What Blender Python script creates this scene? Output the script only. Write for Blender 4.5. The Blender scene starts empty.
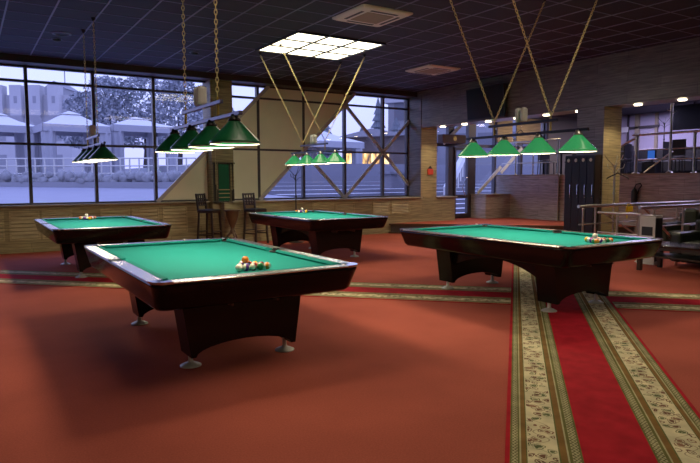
import bpy, bmesh, math, random
from mathutils import Vector, Matrix
random.seed(7)
scn = bpy.context.scene
col = scn.collection
PI = math.pi

# ------------------------------------------------------------------ materials
def new_mat(name):
    m = bpy.data.materials.new(name); m.use_nodes = True
    nt = m.node_tree
    return m, nt, nt.nodes['Principled BSDF']

def N(nt, typ, **kw):
    n = nt.nodes.new(typ)
    for k, v in kw.items(): setattr(n, k, v)
    return n

def mat(name, c, rough=0.5, metal=0.0, var=0.0, scale=20.0, coat=0.0, spec=None):
    m, nt, b = new_mat(name)
    b.inputs['Base Color'].default_value = (*c, 1)
    b.inputs['Roughness'].default_value = rough
    b.inputs['Metallic'].default_value = metal
    b.inputs['Coat Weight'].default_value = coat
    if spec is not None: b.inputs['Specular IOR Level'].default_value = spec
    tc = N(nt, 'ShaderNodeTexCoord'); no = N(nt, 'ShaderNodeTexNoise')
    no.inputs['Scale'].default_value = scale; no.inputs['Detail'].default_value = 4
    nt.links.new(tc.outputs['Object'], no.inputs['Vector'])
    mx = N(nt, 'ShaderNodeMix', data_type='RGBA')
    v = max(var, 0.03)
    mx.inputs['A'].default_value = (*[x*(1-v) for x in c], 1)
    mx.inputs['B'].default_value = (*[min(1, x*(1+v)) for x in c], 1)
    nt.links.new(no.outputs['Fac'], mx.inputs['Factor'])
    nt.links.new(mx.outputs['Result'], b.inputs['Base Color'])
    return m

def emis(name, c, s):
    m = bpy.data.materials.new(name); m.use_nodes = True
    nt = m.node_tree; nt.nodes.remove(nt.nodes['Principled BSDF'])
    e = N(nt, 'ShaderNodeEmission'); e.inputs['Color'].default_value = (*c, 1); e.inputs['Strength'].default_value = s
    nt.links.new(e.outputs[0], nt.nodes['Material Output'].inputs['Surface'])
    return m

def wood(name, c1, c2, rough=0.55, pw=1.3, ph=0.2, mortar=None):
    """planks laid level: u runs along the wall, z up"""
    m, nt, b = new_mat(name)
    L = nt.links.new
    g = N(nt, 'ShaderNodeNewGeometry'); sp = N(nt, 'ShaderNodeSeparateXYZ'); L(g.outputs['Position'], sp.inputs[0])
    ad = N(nt, 'ShaderNodeMath', operation='ADD'); L(sp.outputs['X'], ad.inputs[0]); L(sp.outputs['Y'], ad.inputs[1])
    cb = N(nt, 'ShaderNodeCombineXYZ'); L(ad.outputs[0], cb.inputs['X']); L(sp.outputs['Z'], cb.inputs['Y'])
    br = N(nt, 'ShaderNodeTexBrick'); L(cb.outputs[0], br.inputs['Vector'])
    br.inputs['Scale'].default_value = 1; br.inputs['Brick Width'].default_value = pw; br.inputs['Row Height'].default_value = ph
    br.inputs['Mortar Size'].default_value = 0.004; br.inputs['Bias'].default_value = 0
    br.inputs['Color1'].default_value = (*c1, 1); br.inputs['Color2'].default_value = (*c2, 1)
    mo = mortar or tuple(x*0.45 for x in c1)
    br.inputs['Mortar'].default_value = (*mo, 1)
    mp = N(nt, 'ShaderNodeMapping'); mp.inputs['Scale'].default_value = (1.6, 22, 1); L(cb.outputs[0], mp.inputs[0])
    no = N(nt, 'ShaderNodeTexNoise'); no.inputs['Scale'].default_value = 1.5; no.inputs['Detail'].default_value = 6; L(mp.outputs[0], no.inputs['Vector'])
    rp = N(nt, 'ShaderNodeMapRange'); rp.inputs['From Min'].default_value = .3; rp.inputs['From Max'].default_value = .7
    rp.inputs['To Min'].default_value = .55; rp.inputs['To Max'].default_value = 1.35; L(no.outputs['Fac'], rp.inputs['Value'])
    mx = N(nt, 'ShaderNodeMix', data_type='RGBA', blend_type='MULTIPLY'); mx.inputs['Factor'].default_value = 1
    L(br.outputs['Color'], mx.inputs['A']); L(rp.outputs[0], mx.inputs['B'])
    L(mx.outputs['Result'], b.inputs['Base Color'])
    b.inputs['Roughness'].default_value = rough
    return m

def carpet_mat():
    m, nt, b = new_mat('red carpet'); L = nt.links.new
    tc = N(nt, 'ShaderNodeTexCoord')
    n1 = N(nt, 'ShaderNodeTexNoise'); n1.inputs['Scale'].default_value = 90; n1.inputs['Detail'].default_value = 3; L(tc.outputs['Object'], n1.inputs['Vector'])
    n2 = N(nt, 'ShaderNodeTexNoise'); n2.inputs['Scale'].default_value = 0.9; n2.inputs['Detail'].default_value = 5; L(tc.outputs['Object'], n2.inputs['Vector'])
    r = N(nt, 'ShaderNodeValToRGB'); r.color_ramp.elements[0].color = (.29, .056, .036, 1); r.color_ramp.elements[1].color = (.53, .108, .066, 1)
    r.color_ramp.elements[0].position = .3; r.color_ramp.elements[1].position = .7
    ad = N(nt, 'ShaderNodeMath', operation='MULTIPLY_ADD'); ad.inputs[1].default_value = .45; L(n1.outputs['Fac'], ad.inputs[0])
    mu = N(nt, 'ShaderNodeMath', operation='MULTIPLY'); mu.inputs[1].default_value = .55; L(n2.outputs['Fac'], mu.inputs[0]); L(mu.outputs[0], ad.inputs[2])
    L(ad.outputs[0], r.inputs[0]); L(r.outputs[0], b.inputs['Base Color'])
    b.inputs['Roughness'].default_value = .95; b.inputs['Specular IOR Level'].default_value = .1
    bp = N(nt, 'ShaderNodeBump'); bp.inputs['Strength'].default_value = .25; L(n1.outputs['Fac'], bp.inputs['Height']); L(bp.outputs[0], b.inputs['Normal'])
    return m

def rug_mat():
    """runner: red middle, two flowered cream bands edged by zigzag braids. local x across, y along"""
    m, nt, b = new_mat('runner rug'); L = nt.links.new
    tc = N(nt, 'ShaderNodeTexCoord'); sp = N(nt, 'ShaderNodeSeparateXYZ'); L(tc.outputs['Object'], sp.inputs[0])
    def M(op, a, bb=None, c=None):
        n = N(nt, 'ShaderNodeMath', operation=op)
        for i, v in enumerate((a, bb, c)):
            if v is None: continue
            if isinstance(v, (int, float)): n.inputs[i].default_value = v
            else: L(v, n.inputs[i])
        return n.outputs[0]
    ab = M('ABSOLUTE', sp.outputs['X']); e = M('SUBTRACT', .61, ab)          # distance from the edge
    t = M('DIVIDE', e, .61)
    r = N(nt, 'ShaderNodeValToRGB'); cr = r.color_ramp; cr.interpolation = 'CONSTANT'
    red = (.42, .010, .018, 1); cream = (.72, .62, .36, 1); gold = (.22, .115, .03, 1); olive = (.14, .13, .035, 1); pale = (.45, .40, .20, 1)
    stops = [(0, red), (.026, olive), (.034, pale), (.068, olive), (.078, pale), (.086, gold), (.112, olive), (.120, cream),
             (.290, olive), (.300, gold), (.335, pale), (.345, olive), (.362, pale), (.405, olive), (.415, red)]
    cr.elements[0].position = 0; cr.elements[0].color = stops[0][1]
    cr.elements[1].position = stops[1][0]/.61; cr.elements[1].color = stops[1][1]
    for p, c in stops[2:]:
        q = cr.elements.new(p/.61); q.color = c
    L(t, r.inputs[0])
    # zigzag on the pale braids
    tri = M('PINGPONG', M('MULTIPLY', sp.outputs['Y'], 1), .02)
    zz = M('PINGPONG', M('ADD', M('MULTIPLY', e, 1), tri), .012)
    zmask = M('LESS_THAN', zz, .005)
    inz = M('MAXIMUM', M('MULTIPLY', M('GREATER_THAN', e, .034), M('LESS_THAN', e, .068)), M('MULTIPLY', M('GREATER_THAN', e, .362), M('LESS_THAN', e, .405)))
    zf = M('MULTIPLY', zmask, inz)
    m1 = N(nt, 'ShaderNodeMix', data_type='RGBA'); L(zf, m1.inputs['Factor']); L(r.outputs[0], m1.inputs['A']); m1.inputs['B'].default_value = (.10, .09, .03, 1)
    # scrolls and blossoms in the cream band
    inc = M('MULTIPLY', M('GREATER_THAN', e, .126), M('LESS_THAN', e, .284))
    no = N(nt, 'ShaderNodeTexNoise'); no.inputs['Scale'].default_value = 14; L(tc.outputs['Object'], no.inputs['Vector'])
    cb = N(nt, 'ShaderNodeCombineXYZ'); L(ab, cb.inputs[0]); L(M('PINGPONG', sp.outputs['Y'], 40), cb.inputs[1])
    mxv = N(nt, 'ShaderNodeMix', data_type='RGBA'); mxv.inputs['Factor'].default_value = .06; L(cb.outputs[0], mxv.inputs['A']); L(no.outputs['Color'], mxv.inputs['B'])
    vo = N(nt, 'ShaderNodeTexVoronoi'); vo.inputs['Scale'].default_value = 15; vo.inputs['Randomness'].default_value = .75; L(mxv.outputs['Result'], vo.inputs['Vector'])
    blob = M('LESS_THAN', vo.outputs['Distance'], .45)
    hole = M('GREATER_THAN', M('PINGPONG', vo.outputs['Distance'], .16), .045)
    ss = N(nt, 'ShaderNodeSeparateColor'); L(vo.outputs['Color'], ss.inputs[0])
    r2 = N(nt, 'ShaderNodeValToRGB'); r2.color_ramp.interpolation = 'CONSTANT'
    r2.color_ramp.elements[0].color = (.15, .055, .03, 1); r2.color_ramp.elements[1].color = (.08, .10, .03, 1); r2.color_ramp.elements[1].position = .45
    q = r2.color_ramp.elements.new(.72); q.color = (.24, .10, .05, 1)
    L(ss.outputs[0], r2.inputs[0])
    wv = M('ABSOLUTE', M('SUBTRACT', M('SUBTRACT', e, .205), M('MULTIPLY', M('SINE', M('MULTIPLY', sp.outputs['Y'], 31)), .045)))
    vine = M('MULTIPLY', M('LESS_THAN', wv, .004), .6)
    f = M('MULTIPLY', M('MAXIMUM', M('MULTIPLY', M('MULTIPLY', blob, hole), M('GREATER_THAN', ss.outputs[1], .12)), vine), inc)
    m2 = N(nt, 'ShaderNodeMix', data_type='RGBA'); L(M('MULTIPLY', f, .95), m2.inputs['Factor']); L(m1.outputs['Result'], m2.inputs['A']); L(r2.outputs[0], m2.inputs['B'])
    nz = N(nt, 'ShaderNodeTexNoise'); nz.inputs['Scale'].default_value = 6; nz.inputs['Detail'].default_value = 6; L(tc.outputs['Object'], nz.inputs['Vector'])
    mr = N(nt, 'ShaderNodeMapRange'); mr.inputs['From Min'].default_value = .35; mr.inputs['From Max'].default_value = .65; mr.inputs['To Min'].default_value = .8; mr.inputs['To Max'].default_value = 1.15
    L(nz.outputs['Fac'], mr.inputs[0])
    m3 = N(nt, 'ShaderNodeMix', data_type='RGBA', blend_type='MULTIPLY'); m3.inputs['Factor'].default_value = 1; L(m2.outputs['Result'], m3.inputs['A']); L(mr.outputs[0], m3.inputs['B'])
    L(m3.outputs['Result'], b.inputs['Base Color'])
    b.inputs['Roughness'].default_value = .95; b.inputs['Specular IOR Level'].default_value = .1
    return m

def glass_mat():
    m = bpy.data.materials.new('window glass'); m.use_nodes = True
    nt = m.node_tree; nt.nodes.remove(nt.nodes['Principled BSDF']); L = nt.links.new
    t = N(nt, 'ShaderNodeBsdfTransparent'); t.inputs['Color'].default_value = (.88, .90, 1, 1)
    g = N(nt, 'ShaderNodeBsdfGlossy'); g.inputs['Roughness'].default_value = .02
    fr = N(nt, 'ShaderNodeFresnel'); fr.inputs['IOR'].default_value = 1.55
    mx = N(nt, 'ShaderNodeMixShader'); L(fr.outputs[0], mx.inputs[0]); L(t.outputs[0], mx.inputs[1]); L(g.outputs[0], mx.inputs[2])
    L(mx.outputs[0], nt.nodes['Material Output'].inputs['Surface'])
    return m

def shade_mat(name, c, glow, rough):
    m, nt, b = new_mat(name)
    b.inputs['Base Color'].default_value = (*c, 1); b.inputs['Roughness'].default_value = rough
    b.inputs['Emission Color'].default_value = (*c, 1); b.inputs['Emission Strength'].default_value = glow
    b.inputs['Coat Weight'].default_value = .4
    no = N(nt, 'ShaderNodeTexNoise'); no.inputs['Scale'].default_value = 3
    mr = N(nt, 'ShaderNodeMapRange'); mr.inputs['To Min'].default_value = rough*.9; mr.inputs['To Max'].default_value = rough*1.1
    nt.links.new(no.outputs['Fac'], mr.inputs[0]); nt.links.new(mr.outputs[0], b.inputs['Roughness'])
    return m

M_ = {}
M_['carpet'] = carpet_mat(); M_['rug'] = rug_mat(); M_['glass'] = glass_mat()
M_['low_wood'] = wood('olive plank wood', (.30, .235, .115), (.245, .19, .095), ph=.2, pw=1.5)
M_['fascia_wood'] = wood('dark grey plank wood', (.21, .18, .165), (.155, .13, .12), ph=.22, pw=1.4, rough=.33)
M_['warm_lit_wood'] = wood('warm lit plank wood', (.36, .265, .125), (.30, .215, .10), ph=.2, pw=1.4)  # plank wood with warm light painted into its colour
M_['grey_wood'] = wood('purple grey plank wood', (.42, .36, .34), (.33, .28, .265), ph=.19, pw=1.3, rough=.35)
M_['slat_wood'] = wood('radiator slat wood', (.42, .33, .165), (.37, .29, .145), ph=.09, pw=3)
M_['ledge'] = mat('pale ledge', (.30, .25, .17), .35)
M_['ceil'] = mat('dark navy ceiling tile', (.016, .016, .044), .75, var=.3, scale=6)
M_['ceil_bar'] = mat('ceiling grid bar', (.19, .18, .33), .5)
M_['dark_ceil'] = mat('dark plaster', (.03, .026, .032), .8)
M_['beam'] = mat('brown beam', (.05, .032, .03), .5)
M_['frame'] = mat('dark brown window frame', (.05, .042, .052), .4)
M_['brace'] = mat('grey brown brace', (.46, .41, .42), .4)
M_['beige'] = mat('beige infill panel', (.82, .75, .56), .6, var=.06, scale=3)
M_['lav'] = mat('lavender plaster', (.42, .38, .52), .7)
M_['plain'] = mat('warm grey plaster', (.22, .19, .16), .8)
M_['black'] = mat('black lacquered wood', (.010, .007, .007), .22, coat=.3)
M_['cab'] = mat('dark mahogany cabinet', (.0065, .003, .003), .13, var=.25, scale=5, coat=0, spec=.14)
M_['ped'] = mat('dark mahogany pedestal', (.007, .0035, .0035), .24, var=.25, scale=5, coat=0, spec=.2)
M_['rail'] = mat('polished aluminium rail', (.66, .64, .62), .27, metal=1)
M_['cap'] = mat('polished corner casting', (.70, .68, .66), .1, metal=1)
M_['cloth'] = mat('green billiard cloth', (.008, .225, .19), .92, var=.08, scale=60, spec=.1)
M_['cushion'] = mat('green cushion cloth', (.006, .18, .15), .9, var=.08, scale=60, spec=.1)
M_['leather'] = mat('black leather', (.008, .007, .007), .45)
M_['foot'] = mat('satin nickel foot', (.60, .57, .50), .38, metal=.45)
M_['chrome'] = mat('chrome', (.72, .70, .67), .14, metal=1)
M_['brushed'] = mat('brushed steel', (.55, .52, .47), .3, metal=1)
M_['brass'] = mat('brass', (.62, .42, .10), .3, metal=1)
M_['chain'] = mat('gold chain', (.92, .76, .36), .45, metal=.8)
M_['shade_dark'] = shade_mat('green enamel dimly lit', (.006, .10, .035), .02, .3)  # same enamel, weaker light painted into its colour
M_['shade_lit'] = shade_mat('green enamel brightly lit', (.035, .36, .11), .42, .22)  # same enamel, stronger light painted in as colour and glow
M_['bulb'] = emis('lamp diffuser', (1, .82, .56), 38)
M_['panel'] = emis('ceiling light tile', (1, .90, .62), 6)
M_['panel_fill'] = emis('unseen fill light tile', (1, .84, .62), 3.0)  # for the out-of-view panels added to light the room
M_['spot'] = emis('downlight lens', (1, .84, .55), 14)
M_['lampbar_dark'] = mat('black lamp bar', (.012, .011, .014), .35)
M_['lampbar'] = mat('lamp bar with window sheen', (.10, .085, .16), .3, metal=.4)  # violet tint puts the window reflection into the metal colour
M_['white'] = mat('white plastic', (.62, .60, .56), .4)
M_['offwhite'] = mat('off white plastic', (.50, .46, .40), .5)
M_['ac'] = mat('cream vent plastic', (.90, .80, .74), .5)
M_['acdark'] = mat('brown vent grille', (.34, .25, .16), .6)
M_['slot'] = mat('black slot', (.01, .01, .012), .5)
M_['espresso'] = mat('espresso wood', (.022, .014, .011), .3)
M_['locker'] = mat('black locker door', (.009, .008, .010), .4, spec=.3)
M_['walnut'] = mat('carved walnut', (.065, .032, .016), .35, var=.3, scale=12)
M_['red'] = mat('red plastic', (.65, .05, .02), .4)
M_['yellow'] = mat('yellow plastic', (.75, .50, .02), .45)
M_['screen'] = mat('dark screen', (.02, .023, .03), .25, spec=.25)
M_['blue'] = emis('blue screen glow', (.04, .16, .75), .55)
M_['paper'] = mat('white paper', (.8, .8, .85), .6)
M_['darkgreen'] = mat('green board cloth', (.004, .09, .045), .9)
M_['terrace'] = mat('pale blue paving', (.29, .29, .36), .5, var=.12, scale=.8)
M_['concrete'] = mat('pale concrete', (.36, .36, .40), .8, var=.1, scale=2)
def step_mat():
    m, nt, b = new_mat('steps with painted riser shade'); g = N(nt, 'ShaderNodeNewGeometry'); sp = N(nt, 'ShaderNodeSeparateXYZ')
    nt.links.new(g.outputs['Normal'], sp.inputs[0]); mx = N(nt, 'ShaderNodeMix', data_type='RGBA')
    mx.inputs['A'].default_value = (.15, .15, .18, 1); mx.inputs['B'].default_value = (.92, .92, .94, 1)  # riser shade painted into the colour by which way a face points
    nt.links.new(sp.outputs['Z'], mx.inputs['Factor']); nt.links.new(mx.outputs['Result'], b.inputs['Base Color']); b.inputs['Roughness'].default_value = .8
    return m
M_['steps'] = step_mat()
def glow_mat():
    m = bpy.data.materials.new('warm lit glazing'); m.use_nodes = True; nt = m.node_tree; nt.nodes.remove(nt.nodes['Principled BSDF'])
    e = N(nt, 'ShaderNodeEmission'); tc = N(nt, 'ShaderNodeTexCoord'); mp = N(nt, 'ShaderNodeMapping'); mp.inputs['Scale'].default_value = (3.5, 1, .9)
    no = N(nt, 'ShaderNodeTexNoise'); no.inputs['Scale'].default_value = 1.2; no.inputs['Detail'].default_value = 5
    rp = N(nt, 'ShaderNodeValToRGB'); rp.color_ramp.elements[0].position = .36; rp.color_ramp.elements[0].color = (.18, .11, .12, 1)
    rp.color_ramp.elements[1].position = .66; rp.color_ramp.elements[1].color = (3.0, 2.2, 1.0, 1); q = rp.color_ramp.elements.new(.5); q.color = (1.9, 1.0, .3, 1)
    L = nt.links.new; L(tc.outputs['Object'], mp.inputs[0]); L(mp.outputs[0], no.inputs['Vector']); L(no.outputs['Fac'], rp.inputs[0]); L(rp.outputs[0], e.inputs['Color'])
    L(e.outputs[0], nt.nodes['Material Output'].inputs['Surface']); return m
M_['glow'] = glow_mat()
M_['concrete2'] = mat('shaded concrete', (.15, .15, .18), .8)
M_['tent'] = mat('white canvas', (.72, .72, .72), .8)
M_['tent2'] = mat('grey canvas', (.36, .36, .40), .8)
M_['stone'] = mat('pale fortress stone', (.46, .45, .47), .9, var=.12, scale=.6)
M_['stone2'] = mat('grey stone', (.27, .27, .30), .9)
M_['pav'] = mat('brown cladding', (.13, .10, .095), .8, var=.2, scale=2)
M_['bark'] = mat('bark', (.06, .05, .045), .9)
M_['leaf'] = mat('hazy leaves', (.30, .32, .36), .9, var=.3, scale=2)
M_['leaf2'] = mat('hazy fir needles', (.16, .18, .21), .9, var=.4, scale=2)  # needles lightened, distance haze painted into the colour
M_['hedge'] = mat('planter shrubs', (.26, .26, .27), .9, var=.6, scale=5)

# ------------------------------------------------------------------ mesh helpers
class MB:
    def __init__(s): s.v = []; s.f = []; s.sm = []
    def add(s, vs, fs, smooth=False):
        o = len(s.v); s.v += [tuple(v) for v in vs]; s.f += [tuple(i+o for i in f) for f in fs]; s.sm += [smooth]*len(fs); return s
    def box(s, x0, x1, y0, y1, z0, z1, b=0.0):
        if b <= 0:
            v = [(x, y, z) for z in (z0, z1) for y in (y0, y1) for x in (x0, x1)]
            return s.add(v, [(0, 2, 3, 1), (4, 5, 7, 6), (0, 1, 5, 4), (2, 6, 7, 3), (0, 4, 6, 2), (1, 3, 7, 5)])
        bm = bmesh.new(); bmesh.ops.create_cube(bm, size=1)
        for v in bm.verts: v.co = ((x0+x1)/2+v.co.x*(x1-x0), (y0+y1)/2+v.co.y*(y1-y0), (z0+z1)/2+v.co.z*(z1-z0))
        bmesh.ops.bevel(bm, geom=bm.edges[:], offset=b, segments=2, affect='EDGES', profile=.5)
        bm.verts.index_update()
        s.add([v.co[:] for v in bm.verts], [[v.index for v in f.verts] for f in bm.faces]); bm.free(); return s
    def tube(s, pts, r, n=8, caps=True):
        pts = [Vector(p) for p in pts]; rs = r if isinstance(r, (list, tuple)) else [r]*len(pts)
        rings = []; prev = None
        for i, p in enumerate(pts):
            d = (pts[min(i+1, len(pts)-1)]-pts[max(i-1, 0)]).normalized()
            a = prev if prev is not None else (Vector((0, 0, 1)) if abs(d.z) < .9 else Vector((1, 0, 0)))
            u = (a-d*a.dot(d)).normalized(); w = d.cross(u); prev = u
            rings.append([p+(u*math.cos(2*PI*k/n)+w*math.sin(2*PI*k/n))*rs[i] for k in range(n)])
        return s.loft(rings, caps)
    def loft(s, rings, caps=True, smooth=True):
        n = len(rings[0]); vs = [p for r in rings for p in r]; fs = []
        for i in range(len(rings)-1):
            for k in range(n): fs.append((i*n+k, i*n+(k+1) % n, (i+1)*n+(k+1) % n, (i+1)*n+k))
        s.add(vs, fs, smooth)
        if caps:
            s.add(rings[0], [tuple(range(n))[::-1]]); s.add(rings[-1], [tuple(range(n))])
        return s
    def lathe(s, prof, c=(0, 0, 0), n=24, caps=True):
        return s.loft([[(c[0]+r*math.cos(2*PI*k/n), c[1]+r*math.sin(2*PI*k/n), c[2]+z) for k in range(n)] for r, z in prof], caps)
    def prism(s, poly, a, b, axis='z'):
        def P(p, h):
            return (p[0], p[1], h) if axis == 'z' else (p[0], h, p[1]) if axis == 'y' else (h, p[0], p[1])
        n = len(poly); vs = [P(p, a) for p in poly]+[P(p, b) for p in poly]
        return s.add(vs, [tuple(range(n))[::-1], tuple(range(n, 2*n))]+[(i, (i+1) % n, n+(i+1) % n, n+i) for i in range(n)])
    def beam(s, p, q, w, d, up=(0, 1, 0)):
        """bar from p to q: w across, d along 'up'"""
        p, q, up = Vector(p), Vector(q), Vector(up); t = (q-p).normalized(); u = (up-t*up.dot(t)).normalized(); x = t.cross(u)
        v = [b+x*i*w/2+u*j*d/2 for b in (p, q) for i, j in ((-1, -1), (1, -1), (1, 1), (-1, 1))]
        return s.add(v, [(3, 2, 1, 0), (4, 5, 6, 7)]+[(k, (k+1) % 4, 4+(k+1) % 4, 4+k) for k in range(4)])
    def ico(s, c, r, sub=2, jit=0, sc=(1, 1, 1)):
        bm = bmesh.new(); bmesh.ops.create_icosphere(bm, subdivisions=sub, radius=1)
        bm.verts.index_update()
        vs = [(c[0]+v.co.x*r*sc[0]*(1+random.uniform(-jit, jit)), c[1]+v.co.y*r*sc[1]*(1+random.uniform(-jit, jit)), c[2]+v.co.z*r*sc[2]*(1+random.uniform(-jit, jit))) for v in bm.verts]
        s.add(vs, [[v.index for v in f.verts] for f in bm.faces], True); bm.free(); return s
    def quad(s, *p): return s.add(p, [tuple(range(len(p)))])
    def build(s, name, m, parent=None):
        me = bpy.data.meshes.new(name); me.from_pydata(s.v, [], s.f); me.polygons.foreach_set('use_smooth', s.sm)
        bm = bmesh.new(); bm.from_mesh(me); bmesh.ops.recalc_face_normals(bm, faces=bm.faces); bm.to_mesh(me); bm.free()
        me.materials.append(m); o = bpy.data.objects.new(name, me); col.objects.link(o)
        if parent: o.parent = parent
        return o

def tag(o, label, cat, group=None, kind=None):
    o['label'] = label; o['category'] = cat
    if group: o['group'] = group
    if kind: o['kind'] = kind
    return o
def thing(name, label, cat, loc=(0, 0, 0), rz=0, group=None):
    o = bpy.data.objects.new(name, None); col.objects.link(o); o.empty_display_size = .1
    o.location = loc; o.rotation_euler = (0, 0, rz); return tag(o, label, cat, group)
def struct(name, mb, m, parent=None):
    o = mb.build(name, m, parent)
    if not parent: o['kind'] = 'structure'
    return o
def dup(root, loc, rz, label, group=None):
    r = root.copy(); col.objects.link(r); r.location = loc; r.rotation_euler = (0, 0, rz); r['label'] = label
    if group: r['group'] = group
    for ch in list(root.children):
        c = ch.copy(); col.objects.link(c); c.parent = r
        for g in list(ch.children):
            d = g.copy(); col.objects.link(d); d.parent = c
    return r
def rrect(hx, hy, r, z, seg=5):
    p = []
    for cx, cy, a0 in ((hx-r, hy-r, 0), (-hx+r, hy-r, PI/2), (-hx+r, -hy+r, PI), (hx-r, -hy+r, 1.5*PI)):
        for k in range(seg+1):
            a = a0+PI/2*k/seg; p.append((cx+r*math.cos(a), cy+r*math.sin(a), z))
    return p

# ------------------------------------------------------------------ setting
CEIL = 4.1; YW = 14.72; ZS, ZM, ZT, ZH = 1.02, 2.32, 3.64, 3.96
struct('floor', MB().box(-4, 15.3, -5, 14.75, -.1, 0), M_['carpet'])
struct('ceiling', MB().box(-4, 11.42, -5, 14.9, CEIL, CEIL+.12), M_['ceil'])
g = MB()
GX0, GP = .645, .619
x = GX0-GP*7
while x < 11.3:
    g.box(x-.012, x+.012, -4.9, 14.2, CEIL-.008, CEIL+.001); x += GP
y = 9.53-.583*24
while y < 14.2:
    g.box(-3.9, 11.4, y-.007, y+.007, CEIL-.005, CEIL+.001); y += .583
struct('trim_1', g, M_['ceil_bar'])                                   # ceiling grid
struct('wall_left', MB().box(-4.1, -4, -5, 14.9, 0, CEIL), M_['plain'])
struct('wall_back', MB().box(-4, 20, -5.1, -5, 0, CEIL), M_['plain'])
# window wall: low panelled wall, ledge, beam, column
struct('wall_front', MB().box(-4, 5.3, 14.6, 14.9, 0, 1.0).box(5.3, 12.75, 14.05, 14.9, 0, .99), M_['low_wood'])
struct('trim_2', MB().box(-4, 5.3, 14.5, 14.9, .985, 1.02, .006).box(5.5, 11.42, 13.99, 14.9, .985, 1.02, .006).box(12.0, 12.8, 13.99, 14.66, .985, 1.02, .006), M_['ledge'])
struct('trim_3', MB().box(-4, 11.4, 14.25, 14.9, 3.96, CEIL), M_['beam'])
struct('baseboard_front', MB().box(-4, 5.1, 14.575, 14.61, 0, .09, .006).box(5.7, 10.2, 14.025, 14.06, 0, .09, .006), M_['low_wood'])
struct('trim_4', MB().box(5.11, 5.67, 14.35, 14.9, 0, 3.96), M_['low_wood'])   # window column

X0, BP = 1.196, 1.325
mull = [X0+BP*k for k in range(-4, 8)]
def win_frame(name, xs, xa, xb, horiz=(ZS, ZM, ZT, ZH)):
    f = MB()
    for xx in xs: f.box(xx-.034, xx+.034, 14.66, 14.78, ZS, ZH)
    for z in horiz:
        w = .026 if z not in (ZS, ZH) else .04
        f.box(xa, xb, 14.67, 14.77, z-w, z+w)
    return struct(name, f, M_['frame'])
w1 = win_frame('window_1', [m for m in mull if m < 5], -4, 5.15)
w2 = win_frame('window_2', [m for m in mull if m > 6]+[5.7, 11.38], 5.6, 11.4)
MB().quad((-4, 14.73, ZS), (5.15, 14.73, ZS), (5.15, 14.73, ZH), (-4, 14.73, ZH)).build('glass', M_['glass'], w1)
MB().quad((5.6, 14.73, ZS), (11.4, 14.73, ZS), (11.4, 14.73, ZH), (5.6, 14.73, ZH)).build('glass', M_['glass'], w2)
D = ZH-ZS
def brace(w, p, q): MB().beam((p[0], 14.64, p[1]), (q[0], 14.64, q[1]), .085, .06).build('diagonal_brace', M_['brace'], w)
brace(w1, (3.85, ZS), (5.17, ZM+.02)); brace(w2, (5.62, 2.79), (6.79, ZH))
brace(w2, (6.496, ZS), (9.45, ZH)); brace(w2, (7.77, ZM), (9.1, ZS)); brace(w2, (9.1, ZS), (11.4, 3.29)); brace(w2, (9.12, ZT), (11.4, 1.37))
MB().prism([(3.9, ZS), (5.15, ZS), (5.15, ZM-.03)], 14.68, 14.70, 'y').build('infill_panel', M_['beige'], w1)
MB().prism([(5.66, ZS), (6.496, ZS), (9.45, ZH), (6.79, ZH), (5.66, 2.83)], 14.68, 14.70, 'y').build('infill_panel', M_['beige'], w2)

# slatted wooden covers over the radiators under the windows
def grille(x0, x1, yy, z0, z1, label):
    t = thing('radiator_cover', label, 'radiator cover', ((x0+x1)/2, yy, z0), 0, 'slatted radiator covers under the windows')
    h = (x1-x0)/2; H = z1-z0
    MB().box(-h, -h+.035, -.02, 0, 0, H).box(h-.035, h, -.02, 0, 0, H).box(-h+.035, h-.035, -.02, 0, 0, .035).box(-h+.035, h-.035, -.02, 0, H-.035, H).build('frame', M_['slat_wood'], t)
    s = MB(); k = 7
    for i in range(k):
        z = .04+(H-.08)*i/k
        s.prism([(-.004, z), (-.016, z+.012), (-.004, z+(H-.08)/k*.9)], -h+.036, h-.036, 'x')
    s.build('slats', M_['slat_wood'], t)
gl = [(-.62, -.02), (.02, .66), (.75, 1.33), (1.37, 1.98), (2.56, 3.2), (3.25, 3.87), (3.95, 4.55)]
on = ['far left, cut by the picture edge', 'at the left edge of the photo', 'left of the back left pool table', 'just behind the left end of the back left pool table', 'above the right end of the back left table', 'left of the white framed triangle panel', 'beside the left bar stool']
for (a, b_), t_ in zip(gl, on): grille(a, b_, 14.6, .26, .9, 'olive wood slatted radiator cover, '+t_)
gr = [(7.75, 8.4), (8.43, 9.05), (9.66, 10.26), (10.30, 10.98)]
on2 = ['behind the rear table, second brace from left', 'under the X brace window', 'second from the right end', 'at the right end beside the step']
for (a, b_), t_ in zip(gr, on2): grille(a, b_, 14.05, .53, .92, 'low olive slatted radiator cover, '+t_)

# right wall: fascia over an opening, two pillars, platform, upper floor
struct('wall_right', MB().box(11.4, 12.0, -5, 14.9, 3.05, CEIL).box(11.4, 12.0, -5, 2.5, 0, 3.05), M_['fascia_wood'])
struct('trim_5', MB().box(11.4, 12.0, 14.05, 14.6, .99, 3.05), M_['warm_lit_wood'])
struct('trim_6', MB().box(11.4, 12.0, 8.0, 8.65, 0, 3.05), M_['warm_lit_wood'])
struct('trim_7', MB().box(11.385, 11.4, 8.0, 8.66, 0, 3.05).box(11.385, 11.4, 14.05, 14.72, 1.02, 3.05).box(11.385, 11.4, 14.05, 14.6, 3.05, 3.96), M_['fascia_wood'])  # darker sheets paint shade onto the hall side of the pillars
ph = .28
struct('trim_8', MB().prism([(9.62, 14.72), (14.75, 9.6), (15.1, 9.6), (15.1, 14.72)], .0, ph-.02), M_['beam'])
struct('trim_9', MB().prism([(9.60, 14.70), (14.75, 9.55), (15.1, 9.55), (15.1, 14.72)], ph-.02, ph), M_['carpet'])
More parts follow.
